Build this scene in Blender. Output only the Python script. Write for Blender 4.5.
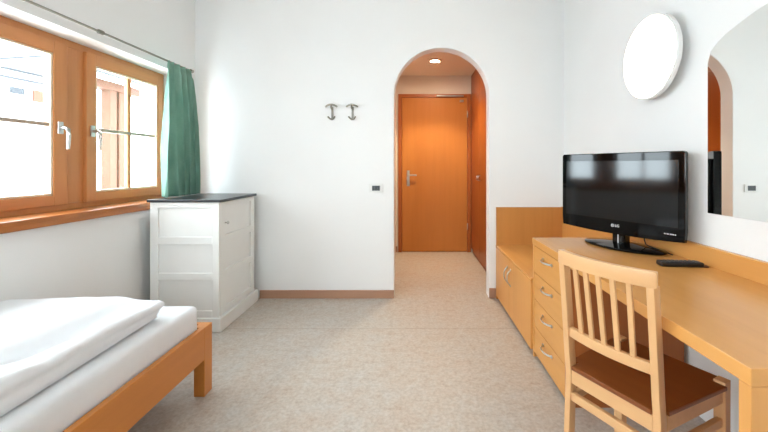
import bpy, bmesh, math, random
from mathutils import Vector, Matrix, noise as mnoise

random.seed(7)
sc = bpy.context.scene
for o in list(bpy.data.objects):
    bpy.data.objects.remove(o)
COL = sc.collection

# ------------------------------------------------------------------ camera
CAM_H = 1.175
F_PX = 360.0
cam_d = bpy.data.cameras.new('camera')
cam_d.sensor_width = 36.0
cam_d.lens = 36.0 * F_PX / 768.0
cam_d.shift_x = -(413 - 384) / 768.0
cam_d.shift_y = -(216 - 166) / 768.0
cam_d.clip_start = 0.02
cam = bpy.data.objects.new('camera', cam_d)
cam.location = (0, 0, CAM_H)
cam.rotation_euler = (math.pi / 2, 0, 0)
COL.objects.link(cam)
sc.camera = cam

# ------------------------------------------------------------------ light
SKY = 7.0
world = bpy.data.worlds.new('World')
sc.world = world
world.use_nodes = True
wn = world.node_tree
wn.nodes.clear()
w_out = wn.nodes.new('ShaderNodeOutputWorld')
w_bg = wn.nodes.new('ShaderNodeBackground')
w_bg.inputs['Color'].default_value = (0.82, 0.925, 1.0, 1)
w_bg.inputs['Strength'].default_value = SKY
wn.links.new(w_bg.outputs[0], w_out.inputs[0])

sc.view_settings.view_transform = 'Standard'
sc.view_settings.look = 'None'
sc.view_settings.gamma = 1.0
sc.view_settings.use_curve_mapping = False
sc.view_settings.exposure = 1.37

# room numbers (metres; camera stands at x = 0, y = 0)
XL, XR = -1.94, 1.345          # left / right wall faces
YB, YR = 3.205, -1.35          # back wall face / rear wall face
CEIL = 2.80
WT = 0.13                      # thickness of the arch wall
XW = -2.10                     # window frame face
WY0, WY1 = 1.35, 3.035         # window opening along y
WZ0, WZ1 = 0.885, 1.944        # window opening heights


def portal(name, loc, rot, sx, sy):
    d = bpy.data.lights.new(name, 'AREA')
    d.shape = 'RECTANGLE'
    d.size, d.size_y = sx, sy
    d.cycles.is_portal = True
    o = bpy.data.objects.new(name, d)
    o.location = loc
    o.rotation_euler = rot
    COL.objects.link(o)


portal('window_portal', (-2.30, (WY0 + WY1) / 2, (WZ0 + WZ1) / 2), (0, -math.pi / 2, 0), WZ1 - WZ0, WY1 - WY0)

NY0, NY1 = -1.05, 0.90           # unseen second window of the left wall, added for fill daylight
portal('window_portal', (-2.30, (NY0 + NY1) / 2, (WZ0 + WZ1) / 2), (0, -math.pi / 2, 0), WZ1 - WZ0, NY1 - NY0)

RWX0, RWX1, RWZ0, RWZ1 = -1.86, -0.90, 0.90, 2.35      # unseen window added in the rear wall to brighten the room
portal('window_portal', ((RWX0 + RWX1) / 2, YR - 0.14, (RWZ0 + RWZ1) / 2), (math.pi / 2, 0, 0), RWX1 - RWX0, RWZ1 - RWZ0)


# ------------------------------------------------------------------ helpers
def lin(c):
    return tuple(((v / 255.0) / 12.92 if v / 255.0 <= 0.04045 else ((v / 255.0 + 0.055) / 1.055) ** 2.4) for v in c) + (1.0,)


def base_mat(name):
    m = bpy.data.materials.new(name)
    m.use_nodes = True
    nt = m.node_tree
    nt.nodes.clear()
    out = nt.nodes.new('ShaderNodeOutputMaterial')
    b = nt.nodes.new('ShaderNodeBsdfPrincipled')
    nt.links.new(b.outputs[0], out.inputs[0])
    return m, nt, b, out


def ramp(nt, stops):
    r = nt.nodes.new('ShaderNodeValToRGB')
    e = r.color_ramp.elements
    while len(e) < len(stops):
        e.new(0.5)
    for el, (p, c) in zip(e, stops):
        el.position = p
        el.color = c
    return r


def coords(nt, scale=(1, 1, 1)):
    t = nt.nodes.new('ShaderNodeTexCoord')
    mp = nt.nodes.new('ShaderNodeMapping')
    mp.inputs['Scale'].default_value = scale
    nt.links.new(t.outputs['Object'], mp.inputs['Vector'])
    return mp


def noise(nt, mp, scale, detail=4, rough=0.55):
    n = nt.nodes.new('ShaderNodeTexNoise')
    n.inputs['Scale'].default_value = scale
    n.inputs['Detail'].default_value = detail
    n.inputs['Roughness'].default_value = rough
    nt.links.new(mp.outputs[0], n.inputs['Vector'])
    return n


def bump(nt, b, src, strength, dist=0.002):
    bp = nt.nodes.new('ShaderNodeBump')
    bp.inputs['Strength'].default_value = strength
    bp.inputs['Distance'].default_value = dist
    nt.links.new(src, bp.inputs['Height'])
    nt.links.new(bp.outputs[0], b.inputs['Normal'])


def plain(name, rgb, rough=0.5, metal=0.0, spec=0.5, var=0.03, vscale=8.0, bmp=0.0):
    m, nt, b, out = base_mat(name)
    c = lin(rgb)
    n = noise(nt, coords(nt), vscale)
    lo = tuple(max(0, v * (1 - var)) for v in c[:3]) + (1,)
    hi = tuple(min(1, v * (1 + var)) for v in c[:3]) + (1,)
    r = ramp(nt, [(0.3, lo), (0.7, hi)])
    nt.links.new(n.outputs['Fac'], r.inputs[0])
    nt.links.new(r.outputs[0], b.inputs['Base Color'])
    b.inputs['Roughness'].default_value = rough
    b.inputs['Metallic'].default_value = metal
    b.inputs['Specular IOR Level'].default_value = spec
    if bmp:
        n2 = noise(nt, coords(nt), vscale * 12)
        bump(nt, b, n2.outputs['Fac'], bmp)
    return m


def wood(name, rgb, axis='x', rough=0.35, contrast=0.16, fine=38.0, spec=0.5):
    """wood with the grain running along one object axis"""
    m, nt, b, out = base_mat(name)
    s = {'x': (0.06, 1, 1), 'y': (1, 0.06, 1), 'z': (1, 1, 0.06)}[axis]
    mp = coords(nt, s)
    n1 = noise(nt, mp, fine, 5, 0.6)
    n2 = noise(nt, mp, fine * 0.16, 2, 0.5)
    mx = nt.nodes.new('ShaderNodeMix')
    mx.data_type = 'FLOAT'
    mx.inputs[0].default_value = 0.5
    nt.links.new(n1.outputs['Fac'], mx.inputs[2])
    nt.links.new(n2.outputs['Fac'], mx.inputs[3])
    c = lin(rgb)
    lo = (c[0] * (1 - contrast * 0.8), c[1] * (1 - contrast * 1.15), c[2] * (1 - contrast * 1.4), 1)
    hi = (min(1, c[0] * (1 + contrast * 0.5)), min(1, c[1] * (1 + contrast * 0.6)), min(1, c[2] * (1 + contrast * 0.7)), 1)
    r = ramp(nt, [(0.32, lo), (0.5, c), (0.68, hi)])
    nt.links.new(mx.outputs[0], r.inputs[0])
    nt.links.new(r.outputs[0], b.inputs['Base Color'])
    b.inputs['Roughness'].default_value = rough
    b.inputs['Specular IOR Level'].default_value = spec
    bump(nt, b, n1.outputs['Fac'], 0.06, 0.001)
    return m


def emit(name, rgb, strength):
    m = bpy.data.materials.new(name)
    m.use_nodes = True
    nt = m.node_tree
    nt.nodes.clear()
    out = nt.nodes.new('ShaderNodeOutputMaterial')
    e = nt.nodes.new('ShaderNodeEmission')
    e.inputs[0].default_value = lin(rgb)
    e.inputs[1].default_value = strength
    nt.links.new(e.outputs[0], out.inputs[0])
    return m


class MB:
    """collects shapes (in room coordinates unless told otherwise) into one mesh"""

    def __init__(self):
        self.bm = bmesh.new()

    def merge(self, other, M=None):
        if M is not None:
            other.transform(M)
        me = bpy.data.meshes.new('tmp')
        other.to_mesh(me)
        other.free()
        self.bm.from_mesh(me)
        bpy.data.meshes.remove(me)
        return self

    def box(self, x0, x1, y0, y1, z0, z1, bev=0.0, seg=2, M=None):
        b = bmesh.new()
        bmesh.ops.create_cube(b, size=1.0)
        sx, sy, sz = abs(x1 - x0), abs(y1 - y0), abs(z1 - z0)
        b.transform(Matrix.Translation(((x0 + x1) / 2, (y0 + y1) / 2, (z0 + z1) / 2)) @ Matrix.Diagonal((sx, sy, sz, 1)))
        if bev > 0:
            bev = min(bev, 0.45 * min(sx, sy, sz))
            bmesh.ops.bevel(b, geom=list(b.edges), offset=bev, segments=seg, affect='EDGES', profile=0.6)
        return self.merge(b, M)

    def prism(self, pts, d0, d1, axis='y', bev=0.0, M=None, seg=2):
        """closed outline extruded along an axis; pts are the other two coordinates in x,y,z order"""
        b = bmesh.new()

        def put(p, d):
            return {'x': (d, p[0], p[1]), 'y': (p[0], d, p[1]), 'z': (p[0], p[1], d)}[axis]
        va = [b.verts.new(put(p, d0)) for p in pts]
        vb = [b.verts.new(put(p, d1)) for p in pts]
        n = len(pts)
        b.faces.new(va)
        b.faces.new(vb[::-1])
        for i in range(n):
            b.faces.new([va[i], vb[i], vb[(i + 1) % n], va[(i + 1) % n]])
        bmesh.ops.recalc_face_normals(b, faces=list(b.faces))
        if bev > 0:
            es = [e for e in b.edges if (e.verts[0] in va) == (e.verts[1] in va)]
            bmesh.ops.bevel(b, geom=es, offset=bev, segments=seg, affect='EDGES', profile=0.6)
        bmesh.ops.triangulate(b, faces=[f for f in b.faces if len(f.verts) > 4])
        return self.merge(b, M)

    def beam(self, p0, p1, w, d, up=(0, 0, 1), bev=0.0, M=None, w1=None, d1=None):
        """rectangular bar between two points (w across, d along the up side), may taper"""
        p0, p1 = Vector(p0), Vector(p1)
        t = (p1 - p0).normalized()
        s = t.cross(Vector(up)).normalized()
        u = s.cross(t).normalized()
        w1 = w if w1 is None else w1
        d1 = d if d1 is None else d1
        b = bmesh.new()
        rings = []
        for p, ww, dd in ((p0, w, d), (p1, w1, d1)):
            rings.append([b.verts.new(p + s * (a * ww / 2) + u * (c * dd / 2)) for a, c in ((-1, -1), (1, -1), (1, 1), (-1, 1))])
        b.faces.new(rings[0])
        b.faces.new(rings[1][::-1])
        for i in range(4):
            b.faces.new([rings[0][i], rings[1][i], rings[1][(i + 1) % 4], rings[0][(i + 1) % 4]])
        bmesh.ops.recalc_face_normals(b, faces=list(b.faces))
        if bev > 0:
            bmesh.ops.bevel(b, geom=list(b.edges), offset=bev, segments=2, affect='EDGES', profile=0.6)
        return self.merge(b, M)

    def sweep(self, pts, w, d, up=(0, 0, 1), bev=0.0, M=None):
        """rectangular bar swept along a polyline"""
        pts = [Vector(p) for p in pts]
        b = bmesh.new()
        rings = []
        for i, p in enumerate(pts):
            t = (pts[min(i + 1, len(pts) - 1)] - pts[max(i - 1, 0)]).normalized()
            s = t.cross(Vector(up)).normalized()
            u = s.cross(t).normalized()
            rings.append([b.verts.new(p + s * (a * w / 2) + u * (c * d / 2)) for a, c in ((-1, -1), (1, -1), (1, 1), (-1, 1))])
        b.faces.new(rings[0])
        b.faces.new(rings[-1][::-1])
        for r0, r1 in zip(rings[:-1], rings[1:]):
            for i in range(4):
                b.faces.new([r0[i], r1[i], r1[(i + 1) % 4], r0[(i + 1) % 4]])
        bmesh.ops.recalc_face_normals(b, faces=list(b.faces))
        if bev > 0:
            es = [e for e in b.edges if len(e.link_faces) == 2 and e.calc_face_angle(0) > 0.6]
            bmesh.ops.bevel(b, geom=es, offset=bev, segments=2, affect='EDGES', profile=0.6)
        return self.merge(b, M)

    def tube(self, pts, r, seg=12, M=None, flat=1.0):
        pts = [Vector(p) for p in pts]
        b = bmesh.new()
        rings = []
        ref = Vector((0, 0, 1))
        for i, p in enumerate(pts):
            t = (pts[min(i + 1, len(pts) - 1)] - pts[max(i - 1, 0)]).normalized()
            if abs(t.dot(ref)) > 0.95:
                ref = Vector((0, 1, 0)) if abs(t.y) < 0.9 else Vector((1, 0, 0))
            s = t.cross(ref).normalized()
            u = s.cross(t).normalized()
            rr = r[i] if isinstance(r, (list, tuple)) else r
            rings.append([b.verts.new(p + s * (math.cos(a) * rr) + u * (math.sin(a) * rr * flat))
                          for a in [2 * math.pi * k / seg for k in range(seg)]])
        b.faces.new(rings[0])
        b.faces.new(rings[-1][::-1])
        for r0, r1 in zip(rings[:-1], rings[1:]):
            for i in range(seg):
                f = b.faces.new([r0[i], r1[i], r1[(i + 1) % seg], r0[(i + 1) % seg]])
                f.smooth = True
        bmesh.ops.recalc_face_normals(b, faces=list(b.faces))
        return self.merge(b, M)

    def lathe(self, prof, M=None, seg=48, sy=1.0):
        """profile of (radius, height) turned about local z"""
        b = bmesh.new()
        rings = []
        for r, z in prof:
            if r < 1e-6:
                rings.append([b.verts.new((0, 0, z))])
            else:
                rings.append([b.verts.new((r * math.cos(2 * math.pi * k / seg), sy * r * math.sin(2 * math.pi * k / seg), z)) for k in range(seg)])
        for r0, r1 in zip(rings[:-1], rings[1:]):
            for i in range(seg):
                j = (i + 1) % seg
                if len(r0) == 1 and len(r1) == 1:
                    continue
                if len(r0) == 1:
                    f = b.faces.new([r0[0], r1[i], r1[j]])
                elif len(r1) == 1:
                    f = b.faces.new([r0[i], r1[0], r0[j]])
                else:
                    f = b.faces.new([r0[i], r1[i], r1[j], r0[j]])
                f.smooth = True
        bmesh.ops.recalc_face_normals(b, faces=list(b.faces))
        return self.merge(b, M)

    def build(self, name, mat, parent=None, world=True, smooth=None):
        """ONE mesh object; with a parent, room coordinates become the root's own"""
        me = bpy.data.meshes.new(name)
        if parent is not None and world:
            self.bm.transform(root_matrix(parent).inverted())
        self.bm.to_mesh(me)
        self.bm.free()
        if smooth is not None:
            for p in me.polygons:
                p.use_smooth = True
            me.set_sharp_from_angle(angle=math.radians(smooth))
        o = bpy.data.objects.new(name, me)
        if mat:
            me.materials.append(mat)
        COL.objects.link(o)
        if parent is not None:
            o.parent = parent
        return o


def root_matrix(o):
    M = Matrix.LocRotScale(o.location, o.rotation_euler, o.scale)
    return root_matrix(o.parent) @ M if o.parent else M


def tag(o, label=None, cat=None, group=None, kind=None):
    if label:
        o['label'] = label
    if cat:
        o['category'] = cat
    if group:
        o['group'] = group
    if kind:
        o['kind'] = kind
    return o


def thing(name, loc, label=None, cat=None, rz=0.0, group=None, kind=None):
    o = bpy.data.objects.new(name, None)
    o.empty_display_size = 0.1
    o.location = loc
    o.rotation_euler = (0, 0, rz)
    COL.objects.link(o)
    return tag(o, label, cat, group, kind)


def structure(o, label=None):
    o['kind'] = 'structure'
    if label:
        o['label'] = label
    return o


def face_x(sign, loc):
    """turns local z (lathe axis) towards +x or -x"""
    return Matrix.Translation(loc) @ Matrix.Rotation(sign * math.pi / 2, 4, 'Y')


def text_bm(s, size, depth):
    cu = bpy.data.curves.new('txt', 'FONT')
    cu.body = s
    cu.size = size
    cu.extrude = depth / 2
    cu.resolution_u = 3
    cu.align_x = 'CENTER'
    cu.align_y = 'CENTER'
    t = bpy.data.objects.new('txt', cu)
    COL.objects.link(t)
    dg = bpy.context.evaluated_depsgraph_get()
    me = bpy.data.meshes.new_from_object(t.evaluated_get(dg))
    b = bmesh.new()
    b.from_mesh(me)
    bpy.data.objects.remove(t)
    bpy.data.curves.remove(cu)
    bpy.data.meshes.remove(me)
    return b


# ------------------------------------------------------------------ materials
M = {}
M['wall'] = plain('wall_paint', (244, 244, 243), 0.9, var=0.012, vscale=1.6, spec=0.2, bmp=0.05)
M['ceil'] = plain('ceiling_paint', (240, 238, 233), 0.9, var=0.01, spec=0.2)
M['hall'] = plain('hall_paint', (236, 228, 216), 0.9, var=0.012, vscale=2, spec=0.2)
M['beech_y'] = wood('beech_along_y', (224, 160, 88), 'y', 0.26, 0.08, 30)
M['beech_x'] = wood('beech_along_x', (224, 160, 88), 'x', 0.3, 0.08, 30)
M['beech_z'] = wood('beech_upright', (224, 160, 88), 'z', 0.35, 0.09, 30)
M['panel_z'] = wood('beech_panel_upright', (205, 140, 74), 'z', 0.35, 0.10, 26)
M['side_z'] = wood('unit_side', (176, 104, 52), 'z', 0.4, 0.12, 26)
M['chair'] = wood('chair_beech', (224, 174, 122), 'z', 0.35, 0.08, 40)
M['chair_x'] = wood('chair_beech_across', (224, 174, 122), 'x', 0.35, 0.08, 40)
M['seat'] = wood('chair_seat_wood', (132, 72, 32), 'x', 0.3, 0.16, 26)
M['bed'] = wood('bed_wood', (206, 130, 58), 'y', 0.35, 0.10, 26)
M['bed_z'] = wood('bed_post_wood', (206, 130, 58), 'z', 0.35, 0.10, 26)
M['door'] = wood('door_veneer', (200, 130, 64), 'z', 0.42, 0.10, 18, 0.3)
M['doorframe'] = wood('door_frame_wood', (170, 94, 42), 'z', 0.35, 0.12, 26)
M['robe'] = wood('wardrobe_veneer', (156, 82, 32), 'z', 0.32, 0.08, 18, 0.35)
M['win_y'] = wood('window_wood_along', (204, 136, 80), 'y', 0.38, 0.14, 30)
M['win_z'] = wood('window_wood_upright', (204, 136, 80), 'z', 0.38, 0.14, 30)
M['sill'] = wood('sill_wood', (176, 106, 50), 'y', 0.3, 0.14, 30)
M['skirt'] = wood('skirting_wood', (178, 136, 110), 'x', 0.4, 0.10, 30)
M['white_wood'] = plain('white_lacquer', (238, 238, 235), 0.4, var=0.01)
M['slate'] = plain('dark_top', (52, 56, 62), 0.28, var=0.15, vscale=30)
M['metal'] = plain('brushed_metal', (200, 200, 198), 0.3, metal=1.0)
M['dkmetal'] = plain('hook_metal', (150, 146, 136), 0.38, metal=1.0)
M['hook'] = plain('satin_hook_plate', (150, 148, 140), 0.5, metal=0.4)
M['steelgrey'] = plain('muntin_grey', (178, 160, 144), 0.5)
M['bead'] = plain('glazing_bead', (226, 205, 178), 0.5)
M['black'] = plain('gloss_black', (4, 4, 5), 0.05, var=0.0, spec=0.3)
M['mattblack'] = plain('matt_black', (9, 9, 10), 0.5, spec=0.3)
M['remote'] = plain('remote_black', (18, 18, 20), 0.35)
M['button'] = plain('remote_button', (88, 88, 92), 0.5)
M['screen'] = plain('lcd_screen', (3, 4, 5), 0.085, var=0.0, spec=0.55)
M['silver'] = plain('silver_print', (225, 226, 230), 0.4)
M['bedlinen'] = plain('white_linen', (238, 240, 243), 0.85, var=0.01, vscale=20, spec=0.15, bmp=0.05)
M['plastic'] = plain('white_plastic', (238, 238, 236), 0.4, var=0.0)
M['greyplastic'] = plain('grey_plastic', (70, 76, 78), 0.4)
M['brownplastic'] = plain('brown_plastic', (110, 62, 30), 0.5)
M['opal'] = emit('opal_glass_lit', (255, 240, 218), 4.0)
M['bulb'] = emit('downlight_glow', (255, 232, 200), 130.0)

# mirror
m, nt, b, out = base_mat('mirror_silver')
b.inputs['Base Color'].default_value = (0.90, 0.92, 0.91, 1)
b.inputs['Metallic'].default_value = 1.0
b.inputs['Roughness'].default_value = 0.01
M['mirror'] = m

# window glass: mostly clear with a faint reflection
m, nt, b, out = base_mat('window_glass')
nt.nodes.remove(b)
tr = nt.nodes.new('ShaderNodeBsdfTransparent')
tr.inputs[0].default_value = (0.97, 0.985, 0.98, 1)
gl = nt.nodes.new('ShaderNodeBsdfGlossy')
gl.inputs['Roughness'].default_value = 0.0
mx = nt.nodes.new('ShaderNodeMixShader')
mx.inputs[0].default_value = 0.05
nt.links.new(tr.outputs[0], mx.inputs[1])
nt.links.new(gl.outputs[0], mx.inputs[2])
nt.links.new(mx.outputs[0], out.inputs[0])
M['glass'] = m

# mottled linoleum with a welded seam across the room
m, nt, b, out = base_mat('linoleum')
mp = coords(nt)
na = noise(nt, mp, 5.0, 6, 0.68)
nb = noise(nt, mp, 22.0, 6, 0.75)
nc = noise(nt, mp, 60.0, 3, 0.6)
ra = ramp(nt, [(0.32, lin((194, 175, 159))), (0.5, lin((200, 191, 181))), (0.66, lin((196, 193, 189)))])
nt.links.new(na.outputs['Fac'], ra.inputs[0])
rb = ramp(nt, [(0.34, lin((178, 157, 139))), (0.5, lin((202, 191, 179))), (0.66, lin((210, 206, 200)))])
nt.links.new(nb.outputs['Fac'], rb.inputs[0])
mxa = nt.nodes.new('ShaderNodeMix')
mxa.data_type = 'RGBA'
mxa.inputs[0].default_value = 0.5
nt.links.new(ra.outputs[0], mxa.inputs[6])
nt.links.new(rb.outputs[0], mxa.inputs[7])
rc = ramp(nt, [(0.38, (0.82, 0.80, 0.77, 1)), (0.6, (1, 1, 1, 1))])
nt.links.new(nc.outputs['Fac'], rc.inputs[0])
mxb = nt.nodes.new('ShaderNodeMix')
mxb.data_type = 'RGBA'
mxb.blend_type = 'MULTIPLY'
mxb.inputs[0].default_value = 0.8
nt.links.new(mxa.outputs[2], mxb.inputs[6])
nt.links.new(rc.outputs[0], mxb.inputs[7])
sep = nt.nodes.new('ShaderNodeSeparateXYZ')
nt.links.new(mp.outputs[0], sep.inputs[0])
sub = nt.nodes.new('ShaderNodeMath')
sub.operation = 'SUBTRACT'
sub.inputs[1].default_value = 2.60
nt.links.new(sep.outputs['Y'], sub.inputs[0])
ab = nt.nodes.new('ShaderNodeMath')
ab.operation = 'ABSOLUTE'
nt.links.new(sub.outputs[0], ab.inputs[0])
lt = nt.nodes.new('ShaderNodeMath')
lt.operation = 'LESS_THAN'
lt.inputs[1].default_value = 0.004
nt.links.new(ab.outputs[0], lt.inputs[0])
sm = nt.nodes.new('ShaderNodeMath')
sm.operation = 'MULTIPLY'
sm.inputs[1].default_value = 0.45
nt.links.new(lt.outputs[0], sm.inputs[0])
mxc = nt.nodes.new('ShaderNodeMix')
mxc.data_type = 'RGBA'
nt.links.new(sm.outputs[0], mxc.inputs[0])
nt.links.new(mxb.outputs[2], mxc.inputs[6])
mxc.inputs[7].default_value = lin((150, 124, 100))
nt.links.new(mxc.outputs[2], b.inputs['Base Color'])
b.inputs['Roughness'].default_value = 0.42
b.inputs['Specular IOR Level'].default_value = 0.35
bump(nt, b, nc.outputs['Fac'], 0.05, 0.001)
M['floor'] = m

# curtain cloth, a little translucent
m, nt, b, out = base_mat('green_curtain_cloth')
mp = coords(nt, (1, 1, 0.5))
n1 = noise(nt, mp, 9, 4, 0.6)
r = ramp(nt, [(0.3, lin((124, 166, 150))), (0.7, lin((152, 190, 175)))])
nt.links.new(n1.outputs['Fac'], r.inputs[0])
nt.links.new(r.outputs[0], b.inputs['Base Color'])
b.inputs['Roughness'].default_value = 0.7
b.inputs['Specular IOR Level'].default_value = 0.25
tl = nt.nodes.new('ShaderNodeBsdfTranslucent')
nt.links.new(r.outputs[0], tl.inputs[0])
ms = nt.nodes.new('ShaderNodeMixShader')
ms.inputs[0].default_value = 0.25
nt.links.new(b.outputs[0], ms.inputs[1])
nt.links.new(tl.outputs[0], ms.inputs[2])
nt.links.new(ms.outputs[0], out.inputs[0])
M['curtain'] = m

# ------------------------------------------------------------------ room shell
HX0, HX1 = -0.235, 0.86        # hall inner faces
HY1 = 4.93                     # hall end wall face
HC = 2.41                      # hall ceiling
AX0, AX1 = -0.169, 0.677       # arch opening
AR = (AX1 - AX0) / 2
AZ = 2.228 - AR

g = MB().box(-2.3, 1.5, YR - 0.1, 5.2, -0.1, 0.0)
structure(g.build('floor', M['floor']))
g = MB().box(-2.3, 1.5, YR - 0.1, YB + WT, CEIL, CEIL + 0.1)
structure(g.build('ceiling', M['ceil']))

# back wall with the round arch cut in its lower edge
pts = [(-2.3, 0), (AX0, 0)]
for k in range(73):
    a = math.pi - math.pi * k / 72
    pts.append(((AX0 + AX1) / 2 + AR * math.cos(a), AZ + AR * math.sin(a)))
pts += [(AX1, 0), (1.5, 0), (1.5, CEIL), (-2.3, CEIL)]
g = MB().prism(pts, YB, YB + WT, 'y', bev=0.008)
structure(g.build('wall_back', M['wall']))

# left wall around the window opening
g = MB()
T = -2.28
g.box(T, XL, YR - 0.1, YB, 0, WZ0)
g.box(T, XL, YR - 0.1, YB, WZ1, CEIL)
g.box(T, XL, NY1, WY0, WZ0, WZ1)
g.box(T, XL, YR - 0.1, NY0, WZ0, WZ1)
g.box(T, XL, WY1, YB, WZ0, WZ1)
structure(g.build('wall_left', M['wall']))
structure(MB().box(XR, XR + 0.15, YR - 0.1, YB, 0, CEIL).build('wall_right', M['wall']))
g = MB()
g.box(XL, RWX0, YR - 0.1, YR, 0, CEIL)
g.box(RWX1, XR, YR - 0.1, YR, 0, CEIL)
g.box(RWX0, RWX1, YR - 0.1, YR, 0, RWZ0)
g.box(RWX0, RWX1, YR - 0.1, YR, RWZ1, CEIL)
structure(g.build('wall_rear', M['wall']))

# little hall behind the arch
structure(MB().box(HX0 - 0.1, HX0, YB + WT, 5.2, 0, HC + 0.1).build('wall_hall_left', M['hall']))
structure(MB().box(1.42, 1.5, YB + WT, 5.2, 0, HC + 0.1).build('wall_hall_right', M['hall']))
structure(MB().box(HX0, 1.42, YB + WT, 5.2, HC, HC + 0.1).build('ceiling_hall', M['hall']))
DX0, DX1, DZ = -0.150, 0.738, 2.105       # door leaf
g = MB()
g.box(HX0, DX0 - 0.01, HY1, HY1 + 0.1, 0, HC)
g.box(DX1 + 0.01, 1.42, HY1, HY1 + 0.1, 0, HC)
g.box(DX0 - 0.01, DX1 + 0.01, HY1, HY1 + 0.1, DZ + 0.01, HC)
g.box(HX0, 1.42, HY1 + 0.1, HY1 + 0.16, 0, HC)
structure(g.build('wall_hall_end', M['hall']))

# skirting boards
structure(MB().box(-1.36, AX0 - 0.0, YB - 0.014, YB, 0, 0.072, 0.003).build('baseboard_back', M['skirt']))
structure(MB().box(AX1, 0.735, YB - 0.014, YB, 0, 0.09, 0.003).build('baseboard_back_right', M['skirt']))
structure(MB().box(HX0, DX0 - 0.062, HY1 - 0.014, HY1, 0, 0.075, 0.003).build('baseboard_hall', M['skirt']))

# ------------------------------------------------------------------ hall door
door = thing('door_1', ((DX0 + DX1) / 2, HY1, 0), 'closed orange wooden door at the end of the hall behind the arch', 'door', kind='structure')
g = MB()
FW = 0.052
g.box(DX0 - FW, DX0 - 0.003, HY1 - 0.022, HY1 + 0.05, 0, DZ + FW, 0.003)
g.box(DX1 + 0.003, DX1 + FW, HY1 - 0.022, HY1 + 0.05, 0, DZ + FW, 0.003)
g.box(DX0 - 0.003, DX1 + 0.003, HY1 - 0.022, HY1 + 0.05, DZ + 0.003, DZ + FW, 0.003)
g.build('door_frame', M['doorframe'], door)
leaf = MB().box(DX0, DX1, HY1 - 0.012, HY1 + 0.03, 0.006, DZ, 0.003).build('door_leaf', M['door'], door)
g = MB()
hx = DX0 + 0.085
g.box(hx - 0.019, hx + 0.019, HY1 - 0.020, HY1 - 0.012, 0.90, 1.115, 0.004)
g.tube([(hx, HY1 - 0.012, 1.05), (hx, HY1 - 0.06, 1.05), (hx + 0.02, HY1 - 0.066, 1.05), (hx + 0.115, HY1 - 0.066, 1.05)], 0.010)
g.lathe([(0, 0), (0.013, 0), (0.013, 0.012), (0, 0.012)], Matrix.Translation((hx, HY1 - 0.020, 0.945)) @ Matrix.Rotation(math.pi / 2, 4, 'X'), 16)
tag(g.build('door_handle', M['metal'], leaf, smooth=40), 'bright metal lever handle on a long plate')
g = MB()
g.box(DX0 + 0.47, DX1 - 0.05, HY1 - 0.045, HY1 - 0.023, DZ + 0.012, DZ + 0.034, 0.003)
g.box(DX1 - 0.10, DX1 - 0.05, HY1 - 0.04, HY1 - 0.012, DZ - 0.06, DZ - 0.03, 0.004)
tag(g.build('door_closer', M['metal'], door), 'slim metal closer rail along the top of the door')
for z in (0.35, 1.88):
    MB().tube([(DX1 + 0.004, HY1 - 0.026, z - 0.045), (DX1 + 0.004, HY1 - 0.026, z + 0.045)], 0.008).build('hinge', M['metal'], door)

# wooden side door of the hall, seen only in the mirror
d2 = thing('door_2', (HX0, 3.85, 0), 'orange wooden side door in the left wall of the hall', 'door', kind='structure')
g = MB()
g.box(HX0, HX0 + 0.02, 3.345, 3.40, 0, 2.15, 0.002)
g.box(HX0, HX0 + 0.02, 4.24, 4.295, 0, 2.15, 0.002)
g.box(HX0, HX0 + 0.02, 3.40, 4.24, 2.10, 2.15, 0.002)
g.build('door_frame', M['doorframe'], d2)
MB().box(HX0, HX0 + 0.012, 3.402, 4.238, 0.005, 2.098, 0.002).build('door_leaf', M['robe'], d2)

# wardrobe along the right side of the hall
RX = 0.792
w = thing('hall_wardrobe', (RX + 0.3, (YB + WT + HY1) / 2, 0), 'tall reddish orange built-in wardrobe along the right side of the hall', 'wardrobe')
y0, ym, y1 = YB + WT + 0.005, 4.28, HY1 - 0.024
MB().box(RX + 0.02, 1.415, y0, y1, 0.0, HC - 0.004).build('carcass', M['robe'], w)
for (a, bb, hy) in ((y0 + 0.003, ym - 0.002, ym - 0.05), (ym + 0.002, y1 - 0.003, ym + 0.05)):
    dr = MB().box(RX, RX + 0.019, a, bb, 0.06, HC - 0.01, 0.002).build('wardrobe_door', M['robe'], w)
    MB().tube([(RX, hy, 1.00), (RX - 0.025, hy, 1.005), (RX - 0.03, hy, 1.03), (RX - 0.025, hy, 1.055), (RX, hy, 1.06)], 0.006).build('door_pull', M['metal'], dr)

# hall downlight
lamp = thing('ceiling_downlight', (0.258, 4.22, HC), 'small round glowing downlight in the hall ceiling', 'ceiling light')
Mz = Matrix.Translation((0.258, 4.22, HC)) @ Matrix.Rotation(math.pi, 4, 'X')
MB().lathe([(0.052, 0.0), (0.078, 0.0), (0.078, 0.008), (0.062, 0.014), (0.052, 0.006)], Mz).build('trim_ring', M['plastic'], lamp)
MB().lathe([(0, 0.010), (0.04, 0.009), (0.054, 0.004), (0.054, 0.0), (0, 0.0)], Mz).build('bulb', M['bulb'], lamp)
ld = bpy.data.lights.new('downlight_lamp', 'SPOT')
ld.spot_size = math.radians(108)
ld.spot_blend = 0.5
ld.shadow_soft_size = 0.09
ld.energy = 44.0
ld.color = (1.0, 0.84, 0.56)
lo = bpy.data.objects.new('downlight_lamp', ld)
lo.location = (0, 0, -0.02)
COL.objects.link(lo)
lo.parent = lamp

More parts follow.
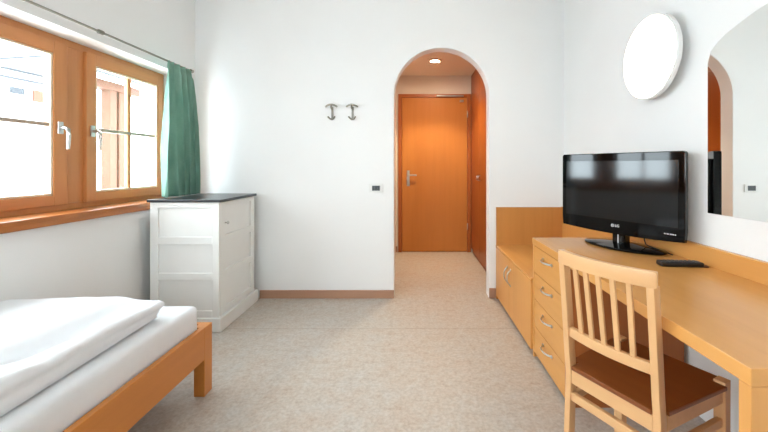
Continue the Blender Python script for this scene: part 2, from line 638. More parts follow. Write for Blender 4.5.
# ------------------------------------------------------------------ window
def casement(win, y0, y1, gy0, gy1, handle_y, front, my):
    z0, z1, gz0, gz1 = 0.942, 1.905, 1.004, 1.832
    xb, xf = XW - 0.05, front
    g = MB()
    g.box(xb, xf, y0, gy0, z0, z1, 0.005)
    g.box(xb, xf, gy1, y1, z0, z1, 0.005)
    c = g.build('casement', M['win_z'], win)
    g = MB()
    g.box(xb, xf - 0.0005, gy0 - 0.002, gy1 + 0.002, z0, gz0, 0.005)
    g.box(xb, xf - 0.0005, gy0 - 0.002, gy1 + 0.002, gz1, z1, 0.005)
    g.build('rail', M['win_y'], c)
    xp = xf - 0.032
    MB().box(xp - 0.006, xp, gy0, gy1, gz0, gz1).build('pane', M['glass'], c)
    g = MB()
    d = 0.012
    for (a, bb, e, f) in ((gy0, gy0 + d, gz0, gz1), (gy1 - d, gy1, gz0, gz1), (gy0 + d, gy1 - d, gz0, gz0 + d), (gy0 + d, gy1 - d, gz1 - d, gz1)):
        g.box(xp, xf - 0.006, a, bb, e, f, 0.002)
    g.build('glazing_bead', M['bead'], c)
    zm = 1.416
    MB().box(xp - 0.016, xp + 0.012, my - 0.016, my + 0.016, gz0, gz1, 0.003).build('muntin', M['win_z'], c)
    MB().box(xp - 0.016, xp + 0.014, gy0, gy1, zm - 0.011, zm + 0.011, 0.003).build('muntin', M['steelgrey'], c)
    g = MB()
    hz = 1.40
    g.box(xf, xf + 0.010, handle_y - 0.016, handle_y + 0.016, hz - 0.036, hz + 0.036, 0.005)
    g.tube([(xf + 0.008, handle_y, hz), (xf + 0.038, handle_y, hz), (xf + 0.050, handle_y, hz - 0.010),
            (xf + 0.054, handle_y, hz - 0.04), (xf + 0.050, handle_y, hz - 0.125)], [0.010, 0.010, 0.0115, 0.0115, 0.009], 12)
    tag(g.build('window_handle', M['metal'], c, smooth=40), 'silver lever handle')


def window(name, text, WY0, WY1, dy):
    """two-casement window of the left wall; dy moves the casements along the wall"""
    win = thing(name, (XW, (WY0 + WY1) / 2, WZ0), text, 'window', kind='structure')
    FY0, FY1, FZ0, FZ1 = WY0, WY1, WZ0 + 0.02, WZ1
    g = MB()
    bx0 = XW - 0.08
    g.box(bx0, XW, FY0, FY1, FZ0, FZ0 + 0.045, 0.004)
    g.box(bx0, XW, FY0, FY1, FZ1 - 0.045, FZ1, 0.004)
    g.box(bx0, XW, FY0, min(FY0 + 0.12, 1.46 + dy), FZ0 + 0.045, FZ1 - 0.045, 0.004)
    g.box(bx0, XW, FY1 - 0.06, FY1, FZ0 + 0.045, FZ1 - 0.045, 0.004)
    g.box(bx0, XW, 2.150 + dy, 2.310 + dy, FZ0 + 0.045, FZ1 - 0.045, 0.004)
    g.build('window_frame', M['win_z'], win)
    casement(win, 1.43 + dy, 2.175 + dy, 1.515 + dy, 2.092 + dy, 2.125 + dy, XW + 0.014, 1.80 + dy)
    casement(win, 2.292 + dy, 2.985 + dy, 2.362 + dy, 2.935 + dy, 2.330 + dy, XW + 0.022, 2.665 + dy)
    g = MB()
    g.box(XW - 0.02, XL + 0.035, WY0 + 0.003, WY1 - 0.003, WZ0 + 0.0, WZ0 + 0.026, 0.004)
    g.box(XL + 0.004, XL + 0.034, WY0 + 0.003, WY1 - 0.003, WZ0 - 0.026, WZ0 + 0.024, 0.005)
    g.build('window_sill', M['sill'], win)


window('window_1', 'wide two-casement wooden window in the left wall', WY0, WY1, 0.0)
window('fill_window_left', 'added unseen wooden window of the left wall beside the viewer, for fill daylight', NY0, NY1, -2.25)  # out of view, added to let more daylight into the room

# window added in the rear wall behind the viewer, to even out the daylight
fill_win = thing('fill_window_rear', ((RWX0 + RWX1) / 2, YR, RWZ0), 'added unseen wooden window in the rear wall above the bed head, for fill daylight', 'window', kind='structure')
g = MB()
xm = (RWX0 + RWX1) / 2
for a, bb in ((RWX0, RWX0 + 0.07), (xm - 0.04, xm + 0.04), (RWX1 - 0.07, RWX1)):
    g.box(a, bb, YR - 0.08, YR - 0.01, RWZ0, RWZ1, 0.004)
for a, bb in ((RWX0 + 0.07, xm - 0.04), (xm + 0.04, RWX1 - 0.07)):
    g.box(a, bb, YR - 0.08, YR - 0.01, RWZ0, RWZ0 + 0.08, 0.004)
    g.box(a, bb, YR - 0.08, YR - 0.01, RWZ1 - 0.07, RWZ1, 0.004)
g.build('window_frame', M['win_z'], fill_win)
for a, bb in ((RWX0 + 0.07, xm - 0.04), (xm + 0.04, RWX1 - 0.07)):
    MB().box(a, bb, YR - 0.05, YR - 0.044, RWZ0 + 0.08, RWZ1 - 0.07).build('pane', M['glass'], fill_win)

# ------------------------------------------------------------------ outside
structure(MB().box(-40, 30, -40, 40, -3.2, -3.0).build('ground', plain('snowy_ground', (225, 226, 228), 0.9)))
PW = wood('porch_timber', (84, 44, 16), 'z', 0.7, 0.15, 20)
porch = thing('timber_porch', (-6.0, 6.9, -3.0), 'blurred timber porch with grey roof seen outside the window', 'porch')


def out_pt(u, v, X):
    Y = -X * F_PX / (413 - u)
    return Vector((X, Y, CAM_H - (v - 166) * Y / F_PX))


for u in (109, 118):
    p = out_pt(u, 100, -6.0)
    MB().box(-6.09, -5.91, p.y - 0.075, p.y + 0.075, -3.0, 2.66).build('post', PW, porch)
pa, pb = out_pt(95, 86, -6.0), out_pt(142, 92, -6.0)
MB().box(-6.12, -5.88, 6.2, 7.75, 2.66, 2.82).build('beam', PW, porch)
MB().prism([(-5.6, 2.84), (-5.6, 3.04), (-8.6, 4.1), (-8.6, 3.9)], 5.9, 7.8, 'y').build('roof', plain('porch_roof_tin', (52, 54, 58), 0.8), porch)

house = thing('neighbouring_house', (-15.5, 14.0, -3.0), 'pale neighbouring house with dark roof edge beyond the left casement', 'house')
DK = plain('roof_edge', (44, 46, 50), 0.8)
MB().box(-17, -14, 9.0, 14.6, -3.0, 4.2).build('wall', plain('house_render', (235, 235, 232), 0.9), house)
MB().prism([(9.0, 4.2), (14.6, 4.2), (11.6, 7.4)], -17.0, -14.0, 'x').build('gable', plain('house_gable', (235, 235, 232), 0.9), house)
g = MB()
g.beam((-14.1, 8.6, 4.15), (-14.1, 15.0, 4.3), 0.5, 0.06)
g.beam((-13.9, 12.0, 4.75), (-13.9, 14.3, 5.6), 0.3, 0.06)
g.beam((-13.9, 12.2, 4.52), (-13.9, 14.3, 4.56), 0.3, 0.05)
g.build('roof_edge', DK, house)
MB().box(-14.02, -13.96, 12.5, 12.95, 3.72, 3.95).build('window', DK, house)
MB().box(-14.02, -13.94, 13.25, 13.65, 3.55, 3.98).build('shutter', PW, house)

# ------------------------------------------------------------------ curtain and rod
rod = thing('curtain_rod', (XL + 0.1, 1.6, 1.96), 'thin grey curtain rod above the window', 'curtain rod')
MB().tube([(XL + 0.1, -0.3, 1.963), (XL + 0.1, 3.01, 1.963)], 0.007, 10).build('rod', M['dkmetal'], rod)
MB().tube([(XL + 0.1, 2.105, 1.963), (XL + 0.1, 2.135, 1.963)], 0.013, 16).build('coupling', M['dkmetal'], rod, smooth=40)
for y in (-0.2, 1.1, 2.99):
    g = MB()
    g.box(XL, XL + 0.006, y - 0.014, y + 0.014, 1.945, 1.985, 0.002)
    g.tube([(XL, y, 1.965), (XL + 0.1, y, 1.965)], 0.006, 10)
    g.lathe([(0.0, -0.014), (0.014, -0.014), (0.014, 0.014), (0, 0.014)], Matrix.Translation((XL + 0.1, y, 1.963)) @ Matrix.Rotation(math.pi / 2, 4, 'X'), 16)
    g.build('bracket', M['dkmetal'], rod, smooth=40)

NS, NZ = 150, 44
zt, zb = 1.954, 0.945
bm = bmesh.new()
grid = []
for j in range(NZ + 1):
    t = j / NZ
    z = zt + (zb - zt) * t
    row = []
    ya = 2.675 - 0.085 * t ** 0.7
    yb = 2.955 + 0.075 * t ** 0.8
    amp = 0.012 + 0.026 * min(1, t * 2.2) + 0.004 * t
    for i in range(NS + 1):
        s = i / NS
        ph = 2 * math.pi * 5.0 * (s + 0.03 * math.sin(7 * s + 2.2 * t)) + 0.5 * math.sin(3.1 * t + 5 * s)
        x = XL + 0.125 + amp * math.sin(ph) + 0.006 * math.sin(ph * 2 + 1.3 + 2 * t) * (0.3 + t)
        x += 0.006 * mnoise.noise(Vector((s * 6, t * 3, 0.3)))
        y = ya + (yb - ya) * s + 0.35 * amp * math.sin(2 * ph) * 0.5
        # pinched heading
        if t < 0.06:
            x = XL + 0.118 + 0.9 * amp * math.sin(ph)
        zz = z + (0.008 * math.sin(ph + 0.8) if j == 0 else 0)
        row.append(bm.verts.new((x, y, zz)))
    grid.append(row)
for j in range(NZ):
    for i in range(NS):
        f = bm.faces.new([grid[j][i], grid[j + 1][i], grid[j + 1][i + 1], grid[j][i + 1]])
        f.smooth = True
c = MB()
c.bm.free()
c.bm = bm
cur = c.build('green_curtain', M['curtain'])
md = cur.modifiers.new('thick', 'SOLIDIFY')
md.thickness = 0.003
tag(cur, 'pleated sage green curtain hanging at the right end of the window', 'curtain')

# ------------------------------------------------------------------ white cabinet
CX0, CX1, CY0, CY1, CZ = -1.862, -1.373, 2.548, 3.11, 0.918
cab = thing('white_cabinet', ((CX0 + CX1) / 2, (CY0 + CY1) / 2, 0), 'white panelled cabinet with black top in the corner under the curtain', 'cabinet')
rows = ((0.148, 0.362), (0.415, 0.618), (0.672, 0.878))


def panelled(g, plane, a0, a1, z0, z1, pa0, pa1, fixed, depth, thick, sgn):
    """frame and panel front: stiles, rails and recessed panels"""
    def bx(a, bb, zz0, zz1, d0, d1, bev=0.003):
        if plane == 'y':
            g.box(a, bb, fixed + d0, fixed + d1, zz0, zz1, bev)
        else:
            g.box(fixed - d1, fixed - d0, a, bb, zz0, zz1, bev)
    bx(a0, pa0, z0, z1, 0, thick)
    bx(pa1, a1, z0, z1, 0, thick)
    zs = [z0] + [v for r_ in rows for v in r_] + [z1]
    for k in range(0, len(zs), 2):
        bx(pa0, pa1, zs[k], zs[k + 1], 0, thick)
    for r0, r1 in rows:
        bx(pa0 - 0.004, pa1 + 0.004, r0 - 0.004, r1 + 0.004, depth, thick, 0)


g = MB()
g.box(CX0, CX1 - 0.02, CY0 + 0.02, CY1, 0.10, CZ)
g.build('body', M['white_wood'], cab)
g = MB()
panelled(g, 'y', CX0, CX1, 0.10, CZ, -1.806, -1.422, CY0, 0.013, 0.02, 1)
g.build('side_panel', M['white_wood'], cab)
g = MB()
panelled(g, 'x', CY0 + 0.022, CY1, 0.105, CZ - 0.004, CY0 + 0.085, CY1 - 0.06, CX1, 0.013, 0.019, 1)
dr = g.build('cabinet_door', M['white_wood'], cab)
g = MB().lathe([(0, 0), (0.006, 0), (0.006, 0.012), (0.012, 0.018), (0.012, 0.024), (0.008, 0.028), (0, 0.028)],
               face_x(1, (CX1, 2.63, 0.762)), 20)
tag(g.build('knob', M['metal'], dr), 'small metal knob')
MB().box(CX0 - 0.002, CX1 + 0.018, CY0 - 0.014, CY1 + 0.05, 0.0, 0.10, 0.006).build('plinth', M['white_wood'], cab)
MB().box(CX0 - 0.012, CX1 + 0.018, CY0 - 0.016, CY1 + 0.012, CZ, CZ + 0.02, 0.004).build('top', M['slate'], cab)

# ------------------------------------------------------------------ bed
BX0, BX1, BY0, BY1 = -1.935, -1.060, -0.12, 1.90
bed = thing('bed_frame', ((BX0 + BX1) / 2, (BY0 + BY1) / 2, 0), 'orange wooden single bed frame with block legs under the window', 'bed')
RZ0, RZ1 = 0.189, 0.352
MB().box(BX1 - 0.028, BX1, BY0 + 0.07, BY1 - 0.07, RZ0, RZ1, 0.003).build('side_rail', M['bed'], bed)
MB().box(BX0, BX0 + 0.028, BY0 + 0.07, BY1 - 0.07, RZ0, RZ1, 0.003).build('side_rail', M['bed'], bed)
MB().box(BX0 + 0.055, BX1 - 0.055, BY1 - 0.028, BY1, RZ0, RZ1, 0.003).build('end_rail', M['bed'], bed)
MB().box(BX0 + 0.055, BX1 - 0.055, BY0, BY0 + 0.028, RZ0, RZ1, 0.003).build('end_rail', M['bed'], bed)
for (x0, x1) in ((BX0, BX0 + 0.055), (BX1 - 0.055, BX1)):
    for (y0, y1) in ((BY0, BY0 + 0.07), (BY1 - 0.07, BY1)):
        MB().box(x0, x1, y0, y1, 0, RZ1, 0.003).build('leg', M['bed_z'], bed)
MB().box(BX0 + 0.028, BX1 - 0.028, BY0 + 0.03, BY1 - 0.03, 0.20, 0.225).build('slat_base', M['bed'], bed)


def soft_box(x0, x1, y0, y1, z0, z1, r, disp, nx=30, ny=60, nz=6, seed=0.0):
    """closed box with rounded edges whose skin is moved by disp(point, normal)"""
    b = bmesh.new()
    bmesh.ops.create_cube(b, size=2.0)
    # dense grid per face
    bmesh.ops.delete(b, geom=list(b.faces), context='FACES_ONLY')
    b.clear()
    sx, sy, sz = (x1 - x0) / 2, (y1 - y0) / 2, (z1 - z0) / 2
    c = Vector(((x0 + x1) / 2, (y0 + y1) / 2, (z0 + z1) / 2))

    def tri(n, half):
        # finer towards the ends so that the rounding is smooth
        out_ = []
        for i in range(n + 1):
            t_ = -1 + 2 * i / n
            out_.append(math.sin(t_ * math.pi / 2) * 0.5 + t_ * 0.5)
        return [v * half for v in out_]
    gx, gy, gz = tri(nx, sx), tri(ny, sy), tri(nz, sz)
    cache = {}

    def V(x, y, z):
        k = (round(x, 5), round(y, 5), round(z, 5))
        if k not in cache:
            q = Vector((max(-sx + r, min(sx - r, x)), max(-sy + r, min(sy - r, y)), max(-sz + r, min(sz - r, z))))
            d_ = Vector((x, y, z)) - q
            n_ = d_.normalized() if d_.length > 1e-7 else Vector((0, 0, 1 if z > 0 else -1))
            p = q + n_ * min(r, d_.length if d_.length < r and max(abs(x) / sx, abs(y) / sy, abs(z) / sz) < 0.999 else r)
            p = p + c
            cache[k] = b.verts.new(p + disp(p, n_))
        return cache[k]

    def quad(A, B, fn):
        for i in range(len(A) - 1):
            for j in range(len(B) - 1):
                f_ = b.faces.new([V(*fn(A[i], B[j])), V(*fn(A[i + 1], B[j])), V(*fn(A[i + 1], B[j + 1])), V(*fn(A[i], B[j + 1]))])
                f_.smooth = True
    quad(gx, gy, lambda a, d_: (a, d_, sz))
    quad(gx, gy, lambda a, d_: (a, d_, -sz))
    quad(gx, gz, lambda a, d_: (a, -sy, d_))
    quad(gx, gz, lambda a, d_: (a, sy, d_))
    quad(gy, gz, lambda a, d_: (-sx, a, d_))
    quad(gy, gz, lambda a, d_: (sx, a, d_))
    bmesh.ops.recalc_face_normals(b, faces=list(b.faces))
    return b


def mat_disp(p, n):
    k = 0.004 * mnoise.noise(Vector((p.x * 5, p.y * 5, p.z * 5))) + 0.002 * mnoise.noise(Vector((p.x * 3, p.y * 16, p.z * 9)))
    return n * k


g = MB().merge(soft_box(BX0 + 0.035, BX1 - 0.038, BY0 + 0.035, BY1 - 0.055, 0.233, 0.463, 0.022, mat_disp, 24, 60, 8))
tag(g.build('mattress', M['bedlinen']), 'white sheeted mattress lying in the orange bed frame', 'mattress')

DXE, DYE = -1.150, 1.69


def duvet_disp(p, n):
    out_v = Vector((0, 0, 0))
    e = DXE - p.x                           # distance in from the room-side edge
    f = DYE - p.y
    out_v.x -= 0.035 * max(-0.3, 1 - f / 0.7)
    if n.z > -0.5:
        k1 = min(1.0, max(0.0, (e - 0.02) / 0.20))
        lift = 0.026 * k1 * k1 * (3 - 2 * k1) + 0.012 * mnoise.noise(Vector((p.x * 2.3, p.y * 1.6, 0.7)))
        # long soft folds beside the edge, fading out towards the far end
        w_ = math.exp(-((e - 0.11 - 0.05 * math.sin(p.y * 2.0)) / 0.05) ** 2)
        lift -= 0.045 * w_ * min(1.0, max(0, f) / 0.35)
        lift += 0.008 * math.exp(-((e - 0.035) / 0.02) ** 2)
        lift += 0.011 * mnoise.noise(Vector((p.x * 13 + p.y * 2, p.y * 2.2, 2.0))) * math.exp(-max(e, 0) / 0.25)
        wr = mnoise.noise(Vector((p.x * 26 - p.y * 9, p.y * 7, 4.2)))
        lift += 0.016 * wr * math.exp(-((p.y - 0.95) / 0.35) ** 2) * math.exp(-max(e, 0) / 0.15)
        top = max(0.0, n.z)
        out_v.z += lift * top
        out_v.z += 0.030 * min(1.0, max(0.0, f / 0.7)) * (p.z - 0.4665) / 0.0685 * (1 if n.z < 0.5 else 1)
        hh = (p.z - 0.4665) / 0.0685
        nf = math.exp(-max(0.0, f) / 0.35)
        out_v.x += 0.040 * (hh - 0.35) * nf
        out_v.y += 0.030 * (hh - 0.35) * math.exp(-max(0.0, e) / 0.3)
        for e0, am, wd, ph in ((0.050, 0.010, 0.007, 0.0), (0.050 + 0.16 * min(1.0, max(0.0, f) / 0.75), 0.014, 0.012, 1.7), (0.04 + 0.28 * min(1.0, max(0.0, f - 0.1) / 0.8), 0.009, 0.014, 3.1)):
            ec = e0 + 0.012 * math.sin(p.y * 6.0 + ph) + 0.006 * mnoise.noise(Vector((p.y * 9, ph, 0.0)))
            out_v.z -= am * math.exp(-abs(e - ec) / wd) * top * min(1.0, max(0.0, f) / 0.15)
        out_v.x += (0.010 * mnoise.noise(Vector((p.y * 3.0, 1.0, 1.0))) - 0.006 * math.exp(-((p.z - 0.505) / 0.008) ** 2)) * max(0, n.x)
        out_v.y += 0.012 * mnoise.noise(Vector((p.x * 4.0, 5.0, 1.0))) * max(0, n.y)
    return out_v


g = MB().merge(soft_box(BX0 + 0.05, DXE, BY0 + 0.08, DYE, 0.4665, 0.535, 0.018, duvet_disp, 110, 150, 14))
tag(g.build('duvet', M['bedlinen']), 'folded plump white duvet lying on the bed mattress', 'duvet')

# ------------------------------------------------------------------ wall fittings
for k, u in enumerate((332.3, 352.7)):
    X = (u - 413) / 112.3
    h = thing('coat_hook', (X, YB, 1.58), ('left' if k == 0 else 'right') + ' one of two metal coat hooks on the white back wall', 'coat hook', group='coat hooks on the back wall')
    g = MB()
    g.box(X - 0.009, X + 0.011, YB - 0.007, YB, 1.585, 1.70, 0.003)
    g.build('back_plate', M['hook'], h)
    g = MB()
    ptsq = [(X + 0.052 * s_, YB - 0.036 - 0.012 * (1 - s_ * s_), 1.715 - 0.020 * s_ * s_) for s_ in [-1 + i / 6 for i in range(13)]]
    g.sweep(ptsq, 0.010, 0.014, bev=0.003)
    g.tube([(X, YB - 0.005, 1.675), (X - 0.004, YB - 0.03, 1.69), (X - 0.002, YB - 0.042, 1.712)], 0.008)
    g.build('hat_arm', M['dkmetal'], h, smooth=40)
    g = MB()
    ptsq = [(X + 0.030 * s_, YB - 0.012 - 0.026 * abs(s_) ** 1.5, 1.588 + 0.022 * s_ * s_) for s_ in [-1 + i / 6 for i in range(13)]]
    g.tube(ptsq, 0.007)
    g.build('double_hook', M['dkmetal'], h, smooth=40)

sx_, sz_ = (376.0 - 413) / 112.3, CAM_H - 22.1 / 112.3
sw = thing('light_switch', (sx_, YB, sz_), 'white light switch plate with dark buttons left of the arch', 'light switch')
MB().box(sx_ - 0.062, sx_ + 0.062, YB - 0.009, YB, sz_ - 0.038, sz_ + 0.038, 0.004).build('plate', M['plastic'], sw)
for k in range(3):
    a = sx_ - 0.034 + k * 0.0232
    MB().box(a + 0.0002, a + 0.0230, YB - 0.013, YB - 0.008, sz_ - 0.022, sz_ + 0.022, 0.002).build('button', M['greyplastic'], sw)

LY, LZ = 1.945, 1.760
lampw = thing('wall_lamp', (XR, LY, LZ), 'large round white disc lamp high on the right wall', 'wall lamp')
Mx = face_x(-1, (XR, LY, LZ))
MB().lathe([(0, 0), (0.150, 0), (0.150, 0.048), (0.218, 0.050), (0.225, 0.055), (0.225, 0.076), (0.220, 0.079), (0.216, 0.079), (0.216, 0.06), (0, 0.06)], Mx, 72).build('rim', M['plastic'], lampw, smooth=40)
MB().lathe([(0.2155, 0.062), (0.2155, 0.080), (0.17, 0.083), (0, 0.085)], Mx, 72).build('diffuser', M['opal'], lampw, smooth=40)

# arched wall mirror
top_l = [(1.6355, 1.640), (1.620, 1.688), (1.583, 1.719), (1.5415, 1.7405), (1.490, 1.758), (1.428, 1.776), (1.359, 1.790), (1.27, 1.803), (1.15, 1.811), (1.04, 1.813)]
outl = [(1.636, 0.962)] + top_l + [(2.08 - y, z) for y, z in top_l[::-1][1:]] + [(0.444, 0.962)]
mir = thing('arched_mirror', (XR, 1.04, 0.962), 'frameless arch-topped mirror on the right wall above the desk', 'mirror')
MB().prism(outl, XR - 0.006, XR - 0.001, 'x').build('glass', M['mirror'], mir)
for y in (1.30, 0.78):
    MB().box(XR - 0.009, XR - 0.0005, y - 0.012, y + 0.012, 0.954, 0.966, 0.002).build('clip', M['metal'], mir)

# ------------------------------------------------------------------ built-in furniture on the right
DKX = 0.741
DKY0, DKY1, DKZ = 0.789, 2.240, 0.73
XF = XR - 0.0255
desk = thing('writing_desk', (1.05, 1.5, 0), 'long light wooden desk top with end panel along the right wall', 'desk')
MB().box(DKX, XF - 0.001, DKY0, DKY1, DKZ - 0.04, DKZ, 0.003).build('desk_top', M['beech_y'], desk)
MB().box(DKX + 0.001, XF - 0.001, DKY0 + 0.001, DKY0 + 0.032, 0, DKZ - 0.0405, 0.002).build('end_panel', M['beech_z'], desk)
g = MB().lathe([(0, 0), (0.03, 0), (0.03, 0.003), (0.024, 0.005), (0, 0.004)], Matrix.Translation((1.285, 1.60, DKZ)) @ Matrix.Diagonal((0.7, 1.0, 1.0, 1)), 24)
tag(g.build('cable_grommet', M['brownplastic'], desk), 'small brown cable hole cover')

dru = thing('drawer_unit', (1.03, 1.987, 0), 'light wooden four-drawer unit with bow handles under the far end of the desk', 'drawers')
UY0, UY1 = 1.749, 2.238
UT = DKZ - 0.0405
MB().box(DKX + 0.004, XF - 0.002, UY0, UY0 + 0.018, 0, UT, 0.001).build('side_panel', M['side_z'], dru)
MB().box(DKX + 0.004, XF - 0.002, UY1 - 0.018, UY1, 0, UT, 0.001).build('side_panel', M['beech_z'], dru)
MB().box(DKX + 0.03, XF - 0.002, UY0 + 0.018, UY1 - 0.018, 0.04, UT).build('carcass', M['beech_z'], dru)


def bow(g, p, along, out, L, rise):
    """bowed wire pull"""
    p, along, out = Vector(p), Vector(along), Vector(out)
    n = 12
    q = []
    for i in range(n + 1):
        s_ = -1 + 2 * i / n
        q.append(p + along * (s_ * L / 2) + out * (rise * (1 - abs(s_) ** 2.6)))
    g.tube(q, 0.005, 10)
    for s_ in (-1, 1):
        e_ = p + along * (s_ * L / 2)
        g.tube([e_, e_ + out * 0.006], 0.0085, 10)


dz0, dz1 = 0.030, UT - 0.004
dh = (dz1 - dz0) / 4
for k in range(4):
    a, bb = dz0 + k * dh, dz0 + (k + 1) * dh
    d_ = MB().box(DKX + 0.006, DKX + 0.026, UY0 + 0.0005, UY1 - 0.002, a + 0.0015, bb - 0.0015, 0.0015).build('drawer', M['beech_y'], dru)
    g = MB()
    bow(g, (DKX + 0.006, 2.0, a + dh * 0.72), (0, 1, 0), (-1, 0, 0), 0.13, 0.030)
    g.build('drawer_handle', M['metal'], d_, smooth=40)

low = thing('low_cupboard', (1.03, 2.71, 0), 'low two-door wooden luggage cupboard between the drawers and the back wall', 'cupboard')
LT = 0.48
ly0, ly1 = UY1 + 0.003, YB - 0.026
MB().box(DKX + 0.022, XF - 0.002, ly0, ly1, 0.04, LT - 0.022).build('carcass', M['beech_z'], low)
MB().box(DKX - 0.010, XF - 0.002, ly0, ly1, LT - 0.022, LT, 0.002).build('top', M['beech_y'], low)
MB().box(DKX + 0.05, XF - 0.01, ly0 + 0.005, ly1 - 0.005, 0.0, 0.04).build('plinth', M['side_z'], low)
lm = 2.745
for (a, bb, hy) in ((ly0, lm, lm - 0.045), (lm, ly1, lm + 0.045)):
    d_ = MB().box(DKX - 0.008, DKX + 0.02, a + 0.0015, bb - 0.0015, 0.035, LT - 0.024, 0.0015).build('cupboard_door', M['beech_z'], low)
    g = MB()
    bow(g, (DKX - 0.008, hy, 0.335), (0, 0, 1), (-1, 0, 0), 0.12, 0.028)
    g.build('cupboard_handle', M['metal'], d_, smooth=40)

# wall boards behind them
o = MB().box(0.738, XF - 0.001, YB - 0.025, YB - 0.0005, 0.0, 0.81, 0.002).build('wall_board', M['panel_z'])
tag(o, 'dark golden wooden board on the back wall above the low cupboard', 'wall panel')
o = MB().box(XF, XR - 0.0005, DKY0, YB - 0.0005, 0.40, 0.812, 0.002).build('wall_board', M['beech_y'])
tag(o, 'long low wooden splashboard on the right wall behind the television and desk', 'wall panel')

# ------------------------------------------------------------------ television
TVX, TVY = 1.151, 1.983
th = math.atan2(-0.875, 0.483)
tv = thing('television', (TVX, TVY, DKZ), 'black flat-screen television standing on the desk, angled to the room', 'television', rz=th)
TOP, HW = 0.516, 0.334
yf = -0.066
outl = []
cr = 0.012
for i in range(17):                                     # bowed lower edge
    s_ = -1 + 2 * i / 16
    outl.append((HW * s_ * 0.985, 0.076 + 0.012 * abs(s_) ** 2.2))
outl += [(HW - 0.001, 0.125), (HW, 0.135), (HW, TOP - cr), (HW - cr * 0.3, TOP - cr * 0.3), (HW - cr, TOP),
         (-HW + cr, TOP), (-HW + cr * 0.3, TOP - cr * 0.3), (-HW, TOP - cr), (-HW, 0.135), (-HW + 0.001, 0.125)]
MB().prism(outl, yf, yf + 0.030, 'y', bev=0.004).build('bezel', M['black'], tv, world=False)
MB().box(-0.306, 0.306, yf - 0.0015, yf + 0.01, 0.152, 0.474, 0.001).build('screen', M['screen'], tv, world=False)
g = MB()
g.box(-0.30, 0.30, yf + 0.030, yf + 0.046, 0.13, 0.48, 0.008)
g.box(-0.20, 0.20, yf + 0.046, yf + 0.066, 0.14, 0.42, 0.010)
g.build('back_housing', M['mattblack'], tv, world=False)
g = MB()
g.box(-0.036, 0.036, yf + 0.031, yf + 0.085, 0.018, 0.16, 0.012, 3)
nk = g.build('neck', M['black'], tv, world=False)
MB().box(-0.003, 0.003, yf + 0.0285, yf + 0.031, 0.024, 0.10).build('trim_strip', M['silver'], nk, world=False)
MB().lathe([(0, 0), (0.196, 0), (0.205, 0.004), (0.207, 0.009), (0.200, 0.014), (0.12, 0.021), (0.05, 0.027), (0, 0.028)], Matrix.Translation((0.006, 0, 0)) @ Matrix.Diagonal((1.05, 1, 1, 1)), 64, 0.60).build('stand_base', M['black'], tv, world=False, smooth=40)
# maker's mark and the small print on the lower bezel
flip = Matrix.Translation((0, yf - 0.0006, 0)) @ Matrix.Rotation(math.pi / 2, 4, 'X')
g = MB()
g.lathe([(0.0075, 0), (0.0105, 0), (0.0105, 0.0012), (0.0075, 0.0012), (0.0075, 0)], Matrix.Translation((-0.012, yf - 0.0002, 0.122)) @ Matrix.Diagonal((0.8, 1, 0.8, 1)) @ Matrix.Rotation(math.pi / 2, 4, 'X'), 28)
g.lathe([(0, 0), (0.0022, 0), (0.0022, 0.0012), (0, 0.0012)], Matrix.Translation((-0.0148, yf - 0.0002, 0.1245)) @ Matrix.Rotation(math.pi / 2, 4, 'X'), 14)
g.box(-0.0125, -0.0112, yf - 0.0014, yf, 0.1185, 0.1255)
g.box(-0.0125, -0.0080, yf - 0.0014, yf, 0.1185, 0.1197)
g.merge(text_bm('LG', 0.020, 0.0014), Matrix.Translation((0.013, 0, 0.122)) @ flip)
g.build('logo', M['silver'], tv, world=False)
g = MB()
for i, (wd) in enumerate((0.006, 0.004, 0.006, 0.003, 0.007, 0.005, 0.004, 0.006)):
    a = 0.245 + i * 0.0066
    g.box(a, a + wd * 0.75, yf - 0.001, yf, 0.1175, 0.1225)
g.build('small_print', M['silver'], tv, world=False)
g = MB()
g.tube([(0.10, yf + 0.07, 0.15), (0.105, yf + 0.085, 0.07), (0.112, yf + 0.088, 0.034), (0.125, yf + 0.092, 0.026), (0.24, yf + 0.09, 0.004)], 0.003, 8)
g.build('power_cable', M['mattblack'], tv, world=False)

rem = thing('remote_control', (1.19, 1.60, DKZ), 'slim black remote control lying on the desk before the television', 'remote control', rz=math.radians(-6))
MB().box(-0.092, 0.084, -0.024, 0.024, 0.001, 0.022, 0.008, 3).build('case', M['remote'], rem, world=False)
for i in range(8):
    for j in range(3):
        x = -0.062 + i * 0.0175
        y = -0.013 + j * 0.013
        MB().box(x - 0.005, x + 0.005, y - 0.003, y + 0.003, 0.0215, 0.0245, 0.001).build('button', M['button'], rem, world=False)

# ------------------------------------------------------------------ chair
rx, ry = 0.644, 1.1855
fx, fy = 0.873, 0.487
ch = thing('desk_chair', (rx, ry, 0), 'light beech chair with slatted back and brown seat pushed to the desk', 'chair', rz=math.atan2(-fx, fy))
RW, FWd, SD, SH = 0.150, 0.172, 0.368, 0.45
LEAN, BT = 0.037, 0.872


def back_y(z):
    return -LEAN * max(0, (z - SH) / (BT - SH)) ** 1.15


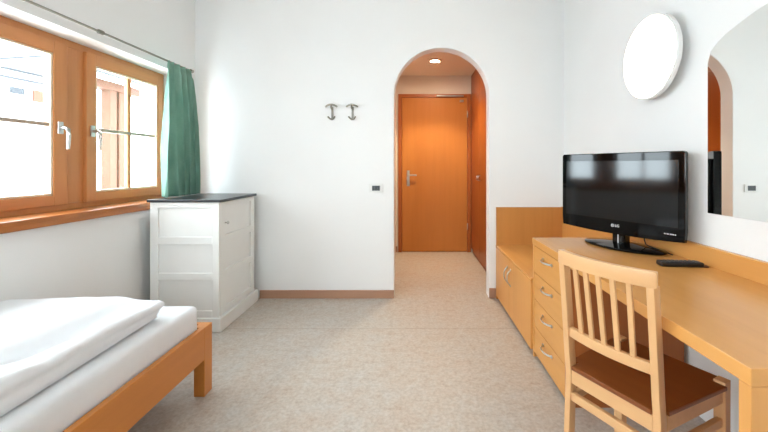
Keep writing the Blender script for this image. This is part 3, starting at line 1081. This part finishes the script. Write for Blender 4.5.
for s in (-1, 1):
    g = MB()
    q = [(s * RW, 0.012 - 0.02 * (1 - z / 0.45), z) for z in (0.0, 0.15, 0.30)] + [(s * RW, 0.012, 0.42)] + \
        [(s * RW, 0.006 + back_y(z), z) for z in (0.50, 0.58, 0.66, 0.74, 0.80, BT - 0.045)]
    g.sweep(q, 0.023, 0.034, up=(0, 1, 0), bev=0.004)
    g.build('back_post', M['chair'], ch, world=False, smooth=40)
    g = MB()
    g.beam((s * FWd, SD - 0.015, 0.0), (s * FWd, SD - 0.015, SH + 0.010), 0.034, 0.034, up=(0, 1, 0), bev=0.003, w1=0.034, d1=0.040)
    g.build('front_leg', M['chair'], ch, world=False)
    g = MB()
    g.beam((s * (RW + 0.001), 0.03, SH - 0.036), (s * FWd, SD - 0.034, SH - 0.036), 0.020, 0.048, bev=0.003)
    g.build('seat_rail', M['chair_x'], ch, world=False)
    g = MB()
    g.beam((s * (RW + 0.001), 0.012, 0.325), (s * FWd, SD - 0.032, 0.325), 0.018, 0.028, bev=0.003)
    g.build('stretcher', M['chair_x'], ch, world=False)
# seat board
seat = [(-RW + 0.015, -0.008), (RW - 0.015, -0.008), (RW - 0.012, 0.032), (RW + 0.016, 0.032), (FWd + 0.022, SD - 0.036), (FWd - 0.02, SD - 0.036), (FWd - 0.02, SD + 0.012),
        (-FWd + 0.02, SD + 0.012), (-FWd + 0.02, SD - 0.036), (-FWd - 0.022, SD - 0.036), (-RW - 0.016, 0.032), (-RW + 0.012, 0.032)]
tag(MB().prism(seat, SH - 0.012, SH + 0.003, 'z', bev=0.004).build('seat', M['seat'], ch, world=False), 'flat dark brown wooden seat')
MB().box(-RW + 0.012, RW - 0.012, -0.004, 0.018, SH - 0.062, SH - 0.0125, 0.003).build('seat_rail', M['chair_x'], ch, world=False)
MB().box(-FWd + 0.016, FWd - 0.016, SD - 0.03, SD - 0.008, SH - 0.062, SH - 0.0125, 0.003).build('seat_rail', M['chair_x'], ch, world=False)
MB().box(-RW + 0.011, RW - 0.011, -0.004, 0.014, 0.325, 0.355, 0.003).build('stretcher', M['chair_x'], ch, world=False)


def bowed(z0, z1, half, depth, bow_, name):
    """curved rail across the back, bowed away from the sitter"""
    g = MB()
    n = 14
    zc = (z0 + z1) / 2
    q = []
    for i in range(n + 1):
        s_ = -1 + 2 * i / n
        q.append((half * s_, 0.006 + back_y(zc) - bow_ * (1 - s_ * s_), zc))
    g.sweep(q, depth, z1 - z0, bev=0.004)
    return g.build(name, M['chair_x'], ch, world=False, smooth=40)


bowed(BT - 0.048, BT, RW + 0.014, 0.022, 0.032, 'top_rail')
bowed(0.560, 0.594, RW - 0.010, 0.020, 0.018, 'lower_rail')
for k in range(5):
    s_ = (-2 + k) / 3.0
    x = s_ * (RW - 0.012)
    b0 = 0.006 + back_y(0.585) - 0.018 * (1 - s_ * s_)
    b1 = 0.006 + back_y(BT - 0.03) - 0.030 * (1 - s_ * s_)
    g = MB()
    g.beam((x * 0.96, b0, 0.585), (x, b1, BT - 0.045), 0.017, 0.010, up=(0, 1, 0), bev=0.003)
    g.build('slat', M['chair'], ch, world=False)
